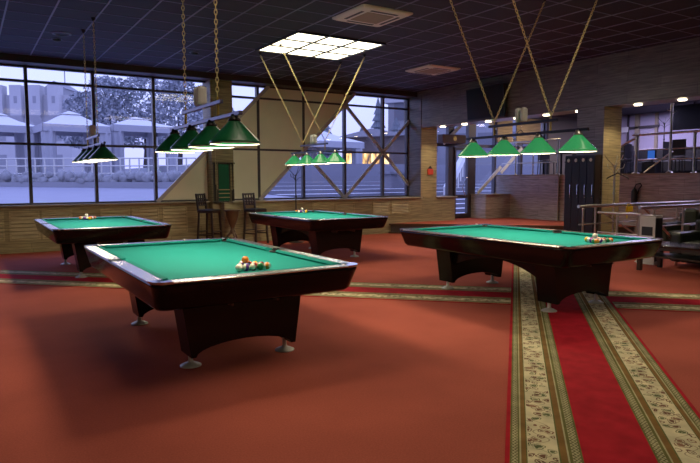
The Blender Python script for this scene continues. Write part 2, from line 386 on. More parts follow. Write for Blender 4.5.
struct('trim_10', MB().beam((10.23, 14.04, ph-.022), (14.72, 9.55, ph-.022), .05, .05, (0, 0, 1)).beam((10.20, 14.02, .02), (14.69, 9.53, .02), .05, .04, (0, 0, 1)), M_['walnut'])
UF = 1.67
struct('wall_3', MB().box(15.1, 15.3, 12.09, 14.72, .0, UF-.02), M_['grey_wood'])
struct('wall_4', MB().box(15.1, 15.3, -5, 11.2, 0, UF-.02).box(15.16, 15.3, 11.2, 12.09, 0, UF-.02), M_['grey_wood'])
struct('trim_11', MB().box(15.06, 15.36, 12.07, 14.72, UF-.03, UF+.01).box(15.06, 15.36, -5, 11.22, UF-.03, UF+.01).box(15.07, 15.1, 12.06, 12.09, ph, UF), M_['ledge'])
struct('trim_12', MB().box(14.0, 15.1, 14.0, 14.66, ph, 1.03), M_['grey_wood'])
struct('trim_13', MB().box(13.97, 15.1, 13.97, 14.66, 1.03, 1.06), M_['ledge'])
struct('floor_2', MB().box(15.3, 22.5, -5, 15, UF-.1, UF-.02), M_['dark_ceil'])
struct('ceiling_2', MB().box(12.0, 22.5, -5, 15, 3.78, 3.9), M_['dark_ceil'])
struct('wall_5', MB().box(20.0, 20.2, -5, 15, 1.6, 3.8), M_['lav'])
struct('trim_14', MB().box(19.9, 20, 12.62, 12.76, 1.65, 3.78).box(19.93, 20, 11.95, 12.05, 1.65, 3.78), M_['ledge'])
struct('trim_15', MB().box(19.9, 19.97, 11.9, 14.2, 3.28, 3.36).box(19.9, 19.96, 13.0, 13.05, 1.65, 3.78), M_['frame'])
struct('wall_6', MB().box(17.6, 22, 14.72, 14.9, 0, 3.9).box(12.0, 17.7, 14.68, 14.9, 3.6, 3.9), M_['plain'])
# glazed entrance: frame, door leaf, glass
w3 = MB()
for a, b_ in ((12.0, 12.12), (13.0, 13.24), (13.86, 14.18), (15.05, 15.12), (16.3, 16.4), (17.6, 17.7)): w3.box(a, b_, 14.66, 14.8, .0, 3.7)
for z in (.3, .98, 2.62, 3.6): w3.box(12.0, 17.7, 14.67, 14.79, z-.05, z+.05)
w3 = struct('window_3', w3, M_['frame'])
MB().quad((12.1, 14.735, .3), (17.6, 14.735, .3), (17.6, 14.735, 3.6), (12.1, 14.735, 3.6)).build('glass', M_['glass'], w3)
for p, q in (((12.75, 2.66), (13.9, 3.6)), ((14.25, 1.08), (15.3, 1.95)), ((15.3, 1.75), (16.3, 2.6)), ((14.3, 3.6), (16.3, 2.66))):
    MB().beam((p[0], 14.62, p[1]), (q[0], 14.62, q[1]), .1, .05).build('diagonal_brace', M_['tent'], w3)
dr = struct('door_1', MB().box(13.24, 13.3, 14.62, 14.68, .34, 2.56).box(13.8, 13.86, 14.62, 14.68, .34, 2.56).box(13.3, 13.8, 14.62, 14.68, .34, .44).box(13.3, 13.8, 14.62, 14.68, .94, 1.04).box(13.3, 13.8, 14.62, 14.68, 2.46, 2.56), M_['frame'])
MB().tube([(13.76, 14.6, 1.6), (13.62, 14.55, 1.5), (13.5, 14.55, 1.25), (13.62, 14.55, 1.05), (13.7, 14.6, 1.0)], .014).build('door_handle', M_['chrome'], dr)
t = thing('air_curtain', 'brown box air curtain with round emblem above the glass entrance door', 'air curtain', (13.0, 14.55, 2.66))
MB().box(-.48, .48, -.18, .1, 0, .27, .03).build('casing', M_['pav'], t)
MB().lathe([(.07, 0), (.07, .004)], n=16).build('emblem', M_['brass'], t).rotation_euler = (PI/2, 0, 0)
t.children[1].location = (0, -.182, .14)
t = thing('fire_alarm_box', 'small red fire alarm box on the lit wooden pillar beside the entrance', 'fire alarm', (11.73, 14.05, 1.68))
MB().box(-.1, .1, -.05, 0, 0, .17, .012).build('housing', M_['red'], t)
MB().prism([(-.08, .17), (.0, .26), (.08, .17)], -.03, 0, 'y').build('button_cover', M_['slot'], t)

# brown boards hung in the upper room
for i, (a, b_, lab) in enumerate(((14.95, 15.65, 'upright brown board behind the hanging lamps, left one'), (15.85, 17.05, 'wide brown board with a hanger on it, behind the hanging lamps'))):
    t = thing('wall_board', lab, 'board', (a, 14.45, 2.76), 0, 'brown boards above the upper floor rail')
    MB().box(0, b_-a, 0, .05, 0, .84, .006).build('board', M_['warm_lit_wood'], t)
    MB().box(-.02, b_-a+.02, -.01, .06, .84, .87).box(-.02, b_-a+.02, -.01, .06, -.03, 0).build('frame', M_['frame'], t)

# ------------------------------------------------------------------ rugs
def rug(name, cx, cy, ang, L_, z, label):
    o = MB().box(-.61, .61, -L_/2, L_/2, 0, .006).build(name, M_['rug']); o.location = (cx, cy, z); o.rotation_euler = (0, 0, -ang)
    return tag(o, label, 'rug', 'patterned runner rugs')
a = .831
# main runner: centre line offset .5835 to the right of the origin line
def mp(s, off=.5835): return (math.sin(a)*s+math.cos(a)*off, math.cos(a)*s-math.sin(a)*off)
c0 = mp(4.6); rug('runner_rug', c0[0], c0[1], a, 17.2, .0067, 'wide red runner with flowered cream borders running under the right pool table')
s2 = math.sqrt(.5)
c1 = (8.225*s2-2.5*s2, 8.225*s2+2.5*s2)
rug('runner_rug', c1[0], c1[1], -PI/4, 14.5, .0005, 'runner with flowered cream borders crossing the room behind the front pool tables')

# ------------------------------------------------------------------ pool tables
hw, hl, TZ = .878, 1.49, .82
def pool_table(label, loc):
    T = thing('pool_table', label, 'pool table', loc, 0, 'nine foot pool tables')
    c = MB()
    c.loft([rrect(hw-.11, hl-.11, .05, .745), rrect(hw-.11, hl-.11, .05, .804), rrect(hw-.006, hl-.006, .1, .806), rrect(hw-.008, hl-.010, .1, .78), rrect(hw-.045, hl-.075, .09, .62), rrect(hw-.065, hl-.115, .08, .592), rrect(hw-.12, hl-.19, .06, .584)])
    c.build('cabinet', M_['cab'], T)
    MB().box(-hw+.1, hw-.1, -hl+.1, hl-.1, .75, .787).build('bed', M_['cloth'], T)
    R_ = .11
    def rail(x0, x1, y0, y1):
        MB().box(x0, x1, y0, y1, .8065, TZ, .005).build('rail', M_['rail'], T)
    for s in (-1, 1):
        a0, a1 = sorted((s*hl, s*(hl-R_))); rail(-hw+.145, hw-.145, a0, a1)
        a0, a1 = sorted((s*hw, s*(hw-R_))); rail(a0, a1, -hl+.145, -.075); rail(a0, a1, .075, hl-.145)
    for sx in (-1, 1):
        for sy in (-1, 1):
            p = [(hw-.145, hl)]+[(hw-.1+.1*math.cos(t), hl-.1+.1*math.sin(t)) for t in [PI/2*(1-k/6) for k in range(7)]]+[(hw, hl-.145), (hw-.11, hl-.145), (hw-.082, hl-.12), (hw-.07, hl-.09), (hw-.078, hl-.078), (hw-.09, hl-.07), (hw-.12, hl-.082), (hw-.145, hl-.11)]
            MB().prism([(q[0]*sx, q[1]*sy) for q in p], .8055, TZ+.003).build('corner_cap', M_['cap'], T)
            MB().lathe([(.056, .7885), (.064, .7885), (.064, .803), (.056, .803), (.05, .789), (.0, .789)], (sx*(hw-.125), sy*(hl-.125), 0), 20, False).build('pocket', M_['leather'], T)
        p = [(hw, -.075), (hw, .075), (hw-.1, .075), (hw-.085, .045), (hw-.06, .03), (hw-.06, -.03), (hw-.085, -.045), (hw-.1, -.075)]
        MB().prism([(q[0]*sx, q[1]) for q in p], .8055, TZ+.003).build('side_cap', M_['slot'], T)
        MB().lathe([(.05, .7885), (.058, .7885), (.058, .803), (.05, .803), (.045, .789), (.0, .789)], (sx*(hw-.115), 0, 0), 20, False).build('pocket', M_['leather'], T)
    def cushion(p, q, n):           # p->q along the rail, n points inwards
        p, q, n = Vector(p), Vector(q), Vector(n); d = (q-p).normalized()
        ring = []
        for b_, s in ((p, 1), (q, -1)):
            ring.append([tuple(b_+Vector((0, 0, .785))), tuple(b_+n*.045+d*s*.045+Vector((0, 0, .787))), tuple(b_+n*.06+d*s*.06+Vector((0, 0, .808))), tuple(b_+n*.05+d*s*.05+Vector((0, 0, .819))), tuple(b_+Vector((0, 0, TZ)))])
        MB().loft(ring, True, False).build('cushion', M_['cushion'], T)
    iw, il = hw-R_, hl-R_
    for s in (-1, 1):
        cushion((-iw+.055, s*il, 0), (iw-.055, s*il, 0), (0, -s, 0))
        cushion((s*iw, -il+.055, 0), (s*iw, -.075, 0), (-s, 0, 0)); cushion((s*iw, .075, 0), (s*iw, il-.055, 0), (-s, 0, 0))
    arch = [(.43*math.cos(t), .10+.105*math.sin(t)) for t in [PI*k/12 for k in range(13)]]
    poly = [(-.545, .605), (-.47, .10)]+[(-x_, z_) for x_, z_ in arch]+[(.475, .10), (.545, .605)]
    for s in (-1, 1):
        MB().prism(poly, s*.878-.14, s*.878+.14, 'y').build('pedestal', M_['ped'], T)
        yy = [-.738+1.476*k/12 for k in range(13)]
        MB().prism([(v, .35+.17*(1-(v/.738)**2)) for v in yy]+[(.738, .61), (-.738, .61)], s*.42-.03, s*.42+.03, 'x').build('stretcher', M_['ped'], T)
        for sx in (-1, 1):
            MB().lathe([(0, 0), (.088, 0), (.088, .008), (.06, .022), (.026, .034), (.02, .05), (.02, .11)], (sx*.435, s*.878, .0), 20).build('leveling_foot', M_['foot'], T)
    MB().box(-.2, .2, -hl+.26, -hl+.44, .57, .60, .006).box(-.21, -.19, -hl+.24, -hl+.44, .545, .6).box(.19, .21, -hl+.24, -hl+.44, .545, .6).build('ball_return', M_['walnut'], T)
    return T
TABLES = [((1.956, 5.768), 'dark pool table nearest the camera at left, balls at its front end', 'front left table'),
          ((6.11, 5.506), 'dark pool table standing on the wide runner at right', 'right table'),
          ((6.11, 11.033), 'dark pool table at the rear centre beside the bar stools', 'rear centre table'),
          ((1.93, 11.235), 'dark pool table at the back left under the tall windows', 'back left table')]
TZ0 = [.0005, .0128, .0005, .0068]
T0 = pool_table(TABLES[0][1], (*TABLES[0][0], TZ0[0]))
for (p, lab, _), z_ in zip(TABLES[1:], TZ0[1:]): dup(T0, (*p, z_), 0, lab)

COL = {'yellow': (.80, .48, .02), 'blue': (.02, .05, .35), 'red': (.60, .02, .015), 'purple': (.12, .02, .22), 'orange': (.80, .20, .02), 'green': (.01, .20, .06), 'maroon': (.22, .02, .02), 'black': (.01, .01, .01)}
def ball_mat(n, c, stripe):
    m, nt, b = new_mat(n); b.inputs['Roughness'].default_value = .12; b.inputs['Coat Weight'].default_value = .3
    tc = N(nt, 'ShaderNodeTexCoord'); sp = N(nt, 'ShaderNodeSeparateXYZ'); nt.links.new(tc.outputs['Object'], sp.inputs[0])
    ab = N(nt, 'ShaderNodeMath', operation='ABSOLUTE'); nt.links.new(sp.outputs['Z'], ab.inputs[0])
    lt = N(nt, 'ShaderNodeMath', operation='LESS_THAN'); lt.inputs[1].default_value = .014 if stripe else 1; nt.links.new(ab.outputs[0], lt.inputs[0])
    mx = N(nt, 'ShaderNodeMix', data_type='RGBA'); mx.inputs['A'].default_value = (.80, .76, .62, 1); mx.inputs['B'].default_value = (*c, 1)
    nt.links.new(lt.outputs[0], mx.inputs['Factor']); nt.links.new(mx.outputs['Result'], b.inputs['Base Color'])
    return m
BM = {('solid', k): ball_mat('solid '+k, v, False) for k, v in COL.items()}
BM.update({('striped', k): ball_mat('striped '+k, v, True) for k, v in COL.items() if k != 'black'})
BM[('solid', 'white')] = ball_mat('cue ball', (.82, .78, .66), False)
br_ = .031
bmesh_ball = {}
def ball(key, loc, tab):
    if key not in bmesh_ball:
        o = MB().ico((0, 0, 0), br_, 3).build('pool_ball', BM[key]); bmesh_ball[key] = o
    else:
        o = bmesh_ball[key].copy(); col.objects.link(o)
    o.location = loc; o.rotation_euler = (random.uniform(0, 6), random.uniform(0, 6), random.uniform(0, 6))
    st, c = key
    nm = 'white cue ball' if c == 'white' else 'black pool ball' if c == 'black' else f'{st} {c} pool ball' if st == 'solid' else f'{c} striped pool ball'
    return tag(o, nm, 'ball', 'pool balls in the rack on the '+tab)
RACK = [[('solid', 'yellow')], [('striped', 'blue'), ('solid', 'red')], [('solid', 'purple'), ('solid', 'black'), ('striped', 'yellow')],
        [('striped', 'green'), ('solid', 'blue'), ('striped', 'red'), ('solid', 'maroon')], [('solid', 'orange'), ('striped', 'purple'), ('striped', 'maroon'), ('solid', 'green'), ('striped', 'orange')]]
for zt, (p, lab, tab), (bx, by, dirn, topk) in zip(TZ0, TABLES, ((2.01, 4.80, 1, ('solid', 'orange')), (6.2, 4.42, 1, ('solid', 'white')), (6.53, 12.28, -1, ('solid', 'white')), (1.97, 12.45, -1, ('solid', 'white')))):
    spots = []; bz = zt+.787+br_
    for r_, row in enumerate(RACK):
        for i, k in enumerate(row):
            if k == topk: k = ('solid', 'white')
            # base row of five lies towards the end rail
            x_ = bx+(i-r_/2)*br_*2.06; y_ = by+dirn*(2-r_)*br_*1.8
            o = ball(k, (x_, y_, bz), tab); o['label'] += f' racked on the {tab}'
            spots.append((x_, y_))
    tri = (spots[3], spots[4], spots[7])
    cx_, cy_ = sum(q[0] for q in tri)/3, sum(q[1] for q in tri)/3
    o = ball(topk, (cx_, cy_, bz+br_*1.634), tab); o['label'] += f' sitting on top of the rack on the {tab}'
for (cx_, cy_, tab, zt) in ((1.66, 12.66, 'back left table', .0068), (6.74, 6.93, 'right table', .0128), (2.2, 7.20, 'front left table', .0005)):
    t = thing('chalk_cube', f'small pale chalk cube on the far rail of the {tab}', 'chalk', (cx_, cy_, zt+TZ))
    MB().box(-.012, .012, -.012, .012, 0, .018, .002).build('wrapper', M_['offwhite'], t)
    MB().lathe([(.010, .0181), (.004, .0186), (0, .0184)], n=12, caps=False).build('chalk_face', M_['white'], t)

# ------------------------------------------------------------------ hanging lamps
def chain_mb(p, q, pitch=.042, r=.017, th=.0042):
    p, q = Vector(p), Vector(q); d = q-p; n = max(2, int(d.length/pitch)); t = d.normalized()
    u = t.cross(Vector((0.3, 1, 0.1))).normalized(); w = t.cross(u); m = MB()
    st = d.length/n
    for i in range(n):
        c = p+t*st*(i+.5); a_, b_ = (u, w) if i % 2 else (w, u)
        rings = []
        for k in range(8):
            an = 2*PI*k/8; ctr = c+t*math.cos(an)*st*.68+a_*math.sin(an)*r*.75
            out = (t*math.cos(an)+a_*math.sin(an))
            rings.append([ctr+(out*math.cos(2*PI*j/4)+b_*math.sin(2*PI*j/4))*th for j in range(4)])
        rings.append(rings[0]); m.loft(rings, False)
    return m
def lamp(label, loc, lit, vee, boxes=2):
    T = thing('billiard_lamp', label, 'lamp', loc, 0, 'four shade billiard lamps')
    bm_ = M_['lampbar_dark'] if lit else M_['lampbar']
    MB().box(-.017, .017, -1.01, 1.01, 2.10, 2.135, .004).build('bar', bm_, T)
    MB().box(-.016, .016, -.57, .57, 2.24, 2.275, .004).build('spreader_bar', bm_, T)
    for s in (-1, 1):
        MB().tube([(0, s*.47, 2.135), (0, s*.47, 2.24)], .014).tube([(0, s*.47, 2.275), (0, s*.47, 2.31)], .01).build('stem', M_['brass'], T)
        for e in ((-.95, .95) if vee else (0,)):
            ch = chain_mb((0, s*.47, 2.31), (e, s*.47, CEIL-.05)).build('chain', M_['chain'], T)
            MB().lathe([(.035, CEIL-.002), (.035, CEIL-.02), (.012, CEIL-.05), (.004, CEIL-.07)], (e, s*.47, 0), 12).build('ceiling_hook', M_['slot'], ch)
    for k in range(4):
        yy = -.87+.58*k
        prof = [(.042, 2.065), (.05, 2.055), (.208, 1.892), (.214, 1.885), (.214, 1.868)]
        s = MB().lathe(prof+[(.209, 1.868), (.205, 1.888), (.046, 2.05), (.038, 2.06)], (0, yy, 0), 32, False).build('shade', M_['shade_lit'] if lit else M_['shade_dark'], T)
        MB().lathe([(.0, 2.12), (.03, 2.115), (.036, 2.09), (.052, 2.075), (.055, 2.058), (.03, 2.056)], (0, yy, 0), 20).build('shade_cap', M_['brushed'] if lit else M_['lampbar_dark'], s)
        MB().lathe([(.194, 1.892), (.12, 1.886), (.0, 1.884)], (0, yy, 0), 28, False).build('diffuser', M_['bulb'], s)
        MB().lathe([(.2155, 1.870), (.2165, 1.866), (.2155, 1.862), (.2085, 1.862), (.2075, 1.866), (.2085, 1.870)], (0, yy, 0), 32, False).build('rim', M_['white'], s)
    for i in range(boxes):
        yb = (-.045+.09*i)
        MB().box(-.05, .05, yb-.03, yb+.03, 2.275, 2.46, .028).build('control_box', M_['white'], T)
    return T
lamp('dimly lit green four shade lamp hung over the front left pool table', (1.966, 5.80, -.015), False, False)
lamp('brightly lit green four shade lamp on crossed gold chains over the right pool table', (6.11, 5.50, 0), True, True)
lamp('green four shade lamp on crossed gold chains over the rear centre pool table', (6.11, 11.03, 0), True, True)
lamp('dimly lit green lamp hung in front of the tall left windows', (1.84, 10.92, 0), False, False)

# ------------------------------------------------------------------ ceiling fittings
def light_panel(x0, y0, label):
    w, h = 3*GP, 1.76
    T = thing('ceiling_light_panel', label, 'ceiling light', (x0+w/2, y0+h/2, CEIL), 0, 'three by three ceiling light panels')
    f = MB()
    for i in range(4): f.box(-w/2+i*w/3-.026, -w/2+i*w/3+.026, -h/2, h/2, -.03, -.002)
    for i in range(4): f.box(-w/2, w/2, -h/2+i*h/3-.03, -h/2+i*h/3+.03, -.029, -.003)
    f.build('grid_frame', M_['slot'], T)
    for i in range(3):
        for j in range(3):
            MB().box(-w/2+i*w/3+.014, -w/2+(i+1)*w/3-.014, -h/2+j*h/3+.01, -h/2+(j+1)*h/3-.01, -.014, -.004).build('light_tile', M_['panel'], T)
    return T
P0 = light_panel(GX0+7*GP, 9.52, 'glowing three by three light panel in the ceiling above the rear centre table')
for i, (px_, py_, lab) in enumerate(((GX0+GP, 2.9, 'light panel in the ceiling over the front left of the room'), (GX0+7*GP, 2.3, 'light panel in the ceiling over the runner'), (GX0-4*GP, -2.5, 'light panel in the ceiling at the back left'), (GX0+4*GP, -2.5, 'light panel in the ceiling at the back'), (GX0+12*GP, -1.5, 'light panel in the ceiling at the back right'))):
    Q = dup(P0, (px_+1.5*GP, py_+.88, CEIL), 0, 'added unseen '+lab)  # unseen panels, added for room light and reflections in the glass
    for c in Q.children:
        if c.name.startswith('light_tile'):
            c.data = c.data.copy(); c.data.materials[0] = M_['panel_fill']
def cassette(cx_, cy_, label):
    T = thing('ceiling_air_unit', label, 'air conditioner', (cx_, cy_, CEIL), 0, 'ceiling air units')
    MB().loft([rrect(.47, .47, .05, 0), rrect(.47, .47, .05, -.018), rrect(.42, .42, .05, -.04)]).build('panel', M_['ac'], T)
    MB().loft([rrect(.25, .25, .02, -.0405), rrect(.25, .25, .02, -.046)]).build('intake_grille', M_['acdark'], T)
    for k in range(4):
        c, s = math.cos(k*PI/2), math.sin(k*PI/2)
        p = [(-.25, .31), (.25, .31), (.25, .36), (-.25, .36)]
        MB().prism([(q[0]*c-q[1]*s, q[0]*s+q[1]*c) for q in p], -.0445, -.041).build('air_outlet', M_['slot'], T)
cassette(5.51, 8.03, 'large cream air conditioning cassette in the ceiling near the top of the photo')
cassette(9.37, 11.15, 'cream air conditioning cassette in the ceiling nearer the right wall')
T = thing('ceiling_speaker', 'round grey speaker ring in the dark ceiling at upper left', 'speaker', (1.56, 11.85, CEIL))
MB().lathe([(.16, 0), (.16, -.012), (.13, -.018), (.125, -.006)], n=24, caps=False).build('ring', M_['ceil_bar'], T)
MB().lathe([(.125, -.005), (.0, -.012)], n=24, caps=False).build('mesh_cover', M_['ceil'], T)
for x_, y_, lab in ((1.54, 12.35, 'small dark smoke detector beside the round ceiling speaker'), (4.03, 12.2, 'small dark smoke detector in the ceiling left of the window column')):
    T = thing('smoke_detector', lab, 'smoke detector', (x_, y_, CEIL), 0, 'smoke detectors')
    MB().lathe([(.075, 0), (.075, -.02), (.05, -.045), (.0, -.05)], n=18, caps=False).build('housing', M_['slot'], T)
    MB().lathe([(.09, 0), (.09, -.008), (.076, -.012)], n=18, caps=False).build('base_plate', M_['ceil_bar'], T)
# soffit downlights
dl = None
names = ['first', 'second', 'third', 'fourth', 'fifth', 'sixth', 'seventh', 'eighth']
for i, y_ in enumerate((13.33, 12.44, 11.55, 10.58, 9.68, 8.78, 7.38, 6.48)):
    lab = f'small glowing downlight in the dark wooden soffit, {names[i]} from the left'
    if dl is None:
        dl = thing('downlight', lab, 'downlight', (11.6, y_, 3.05), 0, 'downlights in the soffit')
        MB().lathe([(.085, 0), (.085, -.008), (.068, -.012), (.066, -.001)], n=20, caps=False).build('trim_ring', M_['chrome'], dl)
        MB().lathe([(.08, -.010), (.07, -.028), (.0, -.036)], n=20, caps=False).build('lens', M_['spot'], dl)
    else: dup(dl, (11.6, y_, 3.05), 0, lab)

# ------------------------------------------------------------------ screens
def tv(label, loc, rz, w, h, tilt=0):
    T = thing('television', label, 'television', loc, rz)
    ry = Matrix.Rotation(tilt, 4, 'X')
    def put(mb, n, m):
        mb.v = [tuple(ry @ Vector(v)) for v in mb.v]; return mb.build(n, m, T)
    put(MB().box(-w/2, w/2, 0, .05, -h/2, h/2, .008), 'casing', M_['slot'])
    put(MB().box(-w/2+.025, w/2-.025, -.003, .0, -h/2+.03, h/2-.025), 'screen', M_['screen'])
    MB().box(-.08, .08, .05, .155, -.06, .06).build('bracket', M_['lampbar_dark'], T)
tv('black television tilted down on the dark wooden wall above the entrance opening', (11.24, 11.33, 3.47), -PI/2, 1.32, .80, math.radians(5))
tv('wide television hung from the ceiling of the upper room at right', (18.2, 9.86, 3.36), -PI/2, 1.28, .74)
tt = [o for o in col.objects if o.name.startswith('television') and o.parent is None][-1]
MB().tube([(0, .1, .0), (0, .1, .42)], .03).build('ceiling_pole', M_['lampbar_dark'], tt)

# ------------------------------------------------------------------ stools, small table, cue rack
def bar_stool(label, loc, rz):
    T = thing('bar_stool', label, 'stool', loc, rz, 'dark wooden bar stools')
    e = M_['espresso']
    MB().loft([rrect(.205, .20, .05, .80), rrect(.215, .21, .05, .815), rrect(.21, .205, .05, .84), rrect(.17, .165, .05, .852)]).build('seat', M_['leather'], T)
    MB().box(-.19, .19, -.19, .19, .765, .80).build('seat_frame', e, T)
    for sx in (-1, 1):
        for sy in (-1, 1):
            MB().beam((sx*.21, sy*.20, 0), (sx*.17, sy*.17, .77), .038, .038, (0, 1, 0)).build('leg', e, T)
    f = MB()
    for s in (-1, 1):
        f.beam((-.19, s*.187, .25), (.19, s*.187, .25), .02, .032, (0, 0, 1)); f.beam((s*.195, -.187, .32), (s*.195, .187, .32), .02, .032, (0, 0, 1))
    f.build('footrest', e, T)
    b = MB()
    for s in (-1, 1): b.beam((-.18, s*.175, .77), (-.24, s*.175, 1.22), .04, .036, (0, 1, 0))
    for z, xx in ((1.195, -.237), (1.10, -.224), (1.02, -.213), (.94, -.203)): b.beam((xx, -.175, z), (xx, .175, z), .022, .045 if z > 1.15 else .03, (0, 0, 1))
    for yy in (-.09, 0, .09): b.beam((-.203, yy, .94), (-.237, yy, 1.19), .03, .018, (1, 0, 0))
    b.build('backrest', e, T)
    return T
S0 = bar_stool('dark wooden bar stool with lattice back, left of the cue rack', (4.87, 13.92, 0), -.9)
dup(S0, (5.94, 13.66, 0), -1.2, 'dark wooden bar stool with lattice back, right of the cue rack')
T = thing('pedestal_table', 'small carved walnut pedestal table between the two bar stools', 'table', (5.37, 13.72, 0))
MB().lathe([(0, .80), (.20, .80), (.205, .815), (.20, .83), (0, .832)], n=24, caps=False).build('tabletop', M_['walnut'], T)
MB().lathe([(.165, .80), (.15, .68), (.10, .52), (.055, .42), (.05, .36), (.075, .31), (.06, .26)], n=20).build('column', M_['walnut'], T)
for k in range(3):
    an = k*2*PI/3+.5; c, s = math.cos(an), math.sin(an)
    MB().tube([(c*.03, s*.03, .3), (c*.12, s*.12, .2), (c*.19, s*.19, .06), (c*.23, s*.23, .015)], [.035, .03, .022, .018]).build('leg', M_['walnut'], T)
T = thing('cue_rack', 'wooden wall cue rack with green board and three shelves on the window column', 'cue rack', (5.40, 14.35, 1.0))
MB().box(-.26, -.21, -.05, 0, 0, .95, .004).box(.21, .26, -.05, 0, 0, .95, .004).box(-.28, .28, -.06, 0, .93, .97, .004).box(-.28, .28, -.09, 0, -.03, .02, .004).build('frame', M_['espresso'], T)
MB().box(-.135, .135, -.03, 0, .02, .93).build('board', M_['darkgreen'], T)
for z in (.10, .20, .29): MB().box(-.14, .14, -.07, -.03, z, z+.02, .003).build('shelf', M_['slat_wood'], T)
MB().box(-.165, -.135, -.04, 0, .02, .93).box(.135, .165, -.04, 0, .02, .93).build('divider', M_['espresso'], T)
cue0 = None
for i, (dx, h, lab) in enumerate(((-.225, 1.35, 'outer left'), (-.185, .98, 'inner left'), (.185, .9, 'inner right'), (.235, .98, 'outer right'))):
    T = thing('pool_cue', f'wooden pool cue standing in the wall cue rack, {lab}', 'cue', (5.40+dx, 14.265, 1.02), 0, 'cues in the wall rack')
    MB().tube([(0, 0, 0), (0, 0, h*.3)], [.015, .012]).build('butt', M_['espresso'], T)
    MB().tube([(0, 0, h*.3), (0, 0, h)], [.012, .006]).build('shaft', M_['slat_wood'], T)

# ------------------------------------------------------------------ coat stands
def coat_stand(label, loc, h, m, r=.016):
    T = thing('coat_stand', label, 'coat stand', loc, .4)
    MB().lathe([(0, 0), (.19, 0), (.19, .012), (.05, .03), (r, .06)], n=20).build('base', m, T)
    MB().tube([(0, 0, .03), (0, 0, h*.55), (0, 0, h*.9)], [r*1.2, r, r]).lathe([(r*1.6, h*.6), (r*1.6, h*.62)], n=10).build('pole', m, T)
    for k in range(6):
        an = k*PI/3; c, s = math.cos(an), math.sin(an); lo = k % 2
        z0 = h*(.82 if lo else .88)
        MB().tube([(c*r, s*r, z0), (c*.07, s*.07, z0+h*.035), (c*.17, s*.17, z0+h*(.09 if not lo else .05)), (c*.2, s*.2, z0+h*(.12 if not lo else .09))], .007).build('hook', m, T)
    return T
coat_stand('chrome coat stand in front of the lit wooden pillar at right', (11.43, 7.74, 0), 2.03, M_['brushed'], .018)
coat_stand('thin black coat stand behind the rear centre table', (6.86, 13.3, 0), 1.85, M_['lampbar_dark'])
coat_stand('thin dark coat stand in the upper room against the lavender wall', (18.0, 10.57, UF-.02), 1.75, M_['lampbar_dark'])
coat_stand('dark coat stand by the left windows, only its hooks in frame', (-.08, 12.0, .0066), 1.95, M_['lampbar_dark'])
def hanger(label, loc, rz, w=.21):
    T = thing('coat_hanger', label, 'hanger', loc, rz)
    MB().tube([(-w, 0, -.13), (-w*.9, 0, -.1), (0, 0, 0), (w*.9, 0, -.1), (w, 0, -.13)], [.008, .013, .014, .013, .008]).build('arms', M_['slot'], T)
    MB().tube([(0, 0, 0), (0, 0, .04), (.02, 0, .06), (.015, 0, .085), (-.008, 0, .09), (-.015, 0, .075)], .004, 6).build('hook', M_['chrome'], T)
hanger('black coat hanger hanging on the chrome coat stand', (11.30, 7.58, 1.66), -.95)
hanger('dark hanger hooked on the wide brown board', (15.98, 14.40, 3.2), 0, .16)

# ------------------------------------------------------------------ cue lockers
T = thing('cue_locker', 'tall black locker with four narrow doors in front of the pillar', 'locker', (11.22, 8.40, 0))
MB().box(-.04, .145, -.37, .37, 0, 2.05, .004).build('body', M_['espresso'], T)
for k in range(4):
    y1 = .37-.185*k; y0 = y1-.185
    d = MB().box(-.062, -.04, y0+.004, y1-.004, .06, 2.03, .004).build('door', M_['locker'], T)
    MB().box(-.078, -.062, y0+.03, y0+.045, 1.2, 1.42, .003).build('door_handle', M_['chrome'], d)
    MB().ico((-.066, y0+.09, 1.94), .034, 2, 0, (.3, 1, 1.2)).build('number_tag', M_['white'], d)
    MB().ico((-.066, y0+.038, 1.15), .012, 1).build('lock', M_['chrome'], d)

# ------------------------------------------------------------------ railings, right
def railing(label, loc, rz, posts, bars, name='railing', m=None, extra=()):
    T = thing(name, label, 'railing', loc, rz, 'steel railings')
    m = m or M_['brushed']
    for (x_, z0, z1, r) in posts:
        MB().tube([(x_, 0, z0), (x_, 0, z1)], r, 10).lathe([(r*2.2, z0), (r*2.2, z0+.012), (r, z0+.03)], (x_, 0, 0), 12).lathe([(r, z1-.04), (r*1.35, z1-.03), (r, z1-.005)], (x_, 0, 0), 10).build('post', m, T)
    for (x0, x1, z0, z1, r) in bars:
        nm = 'handrail' if r > .02 else 'crossbar'
        MB().tube([(x0, 0, z0), (x1, 0, z1)], r, 10).build(nm, m, T)
    return T
railing('long steel railing with a rounded near end in front of the black locker', (10.0, 7.5, 0), 0, [(.12, 0, .98, .021), (.50, 0, .98, .021), (1.9, 0, .98, .021), (3.4, 0, .98, .021), (4.9, 0, .98, .021)], [(-.03, 5.05, 1.01, 1.01, .03), (0, 5.0, .66, .66, .014), (.8, 2.15, .85, .25, .018)])
railing('short steel railing behind the white waste bin', (10.5, 7.44, 0), -PI/2, [(.42, 0, .86, .021), (.86, 0, .86, .021)], [(0, .9, .885, .885, .024), (0, .86, .5, .5, .014)])
railing('steel railing with bright end behind the leather sofa', (10.75, 6.7, 0), 0, [(.42, 0, .98, .022), (1.45, 0, .98, .022), (2.9, 0, .98, .022)], [(-.05, 3.6, 1.0, 1.0, .03), (.3, 3.4, .62, .62, .014), (.1, 1.2, .98, .3, .022)])
uz = UF+.01
railing('upper floor steel railing above the purple grey wall, behind the right hand lamps', (15.22, 14.5, uz), -PI/2, [(.6, 0, 1.03, .022), (1.32, 0, 1.03, .022), (2.28, 0, 1.06, .03)], [(0, 2.35, 1.05, 1.05, .026), (0, 2.3, .7, .7, .014), (0, 2.3, .37, .37, .014)])
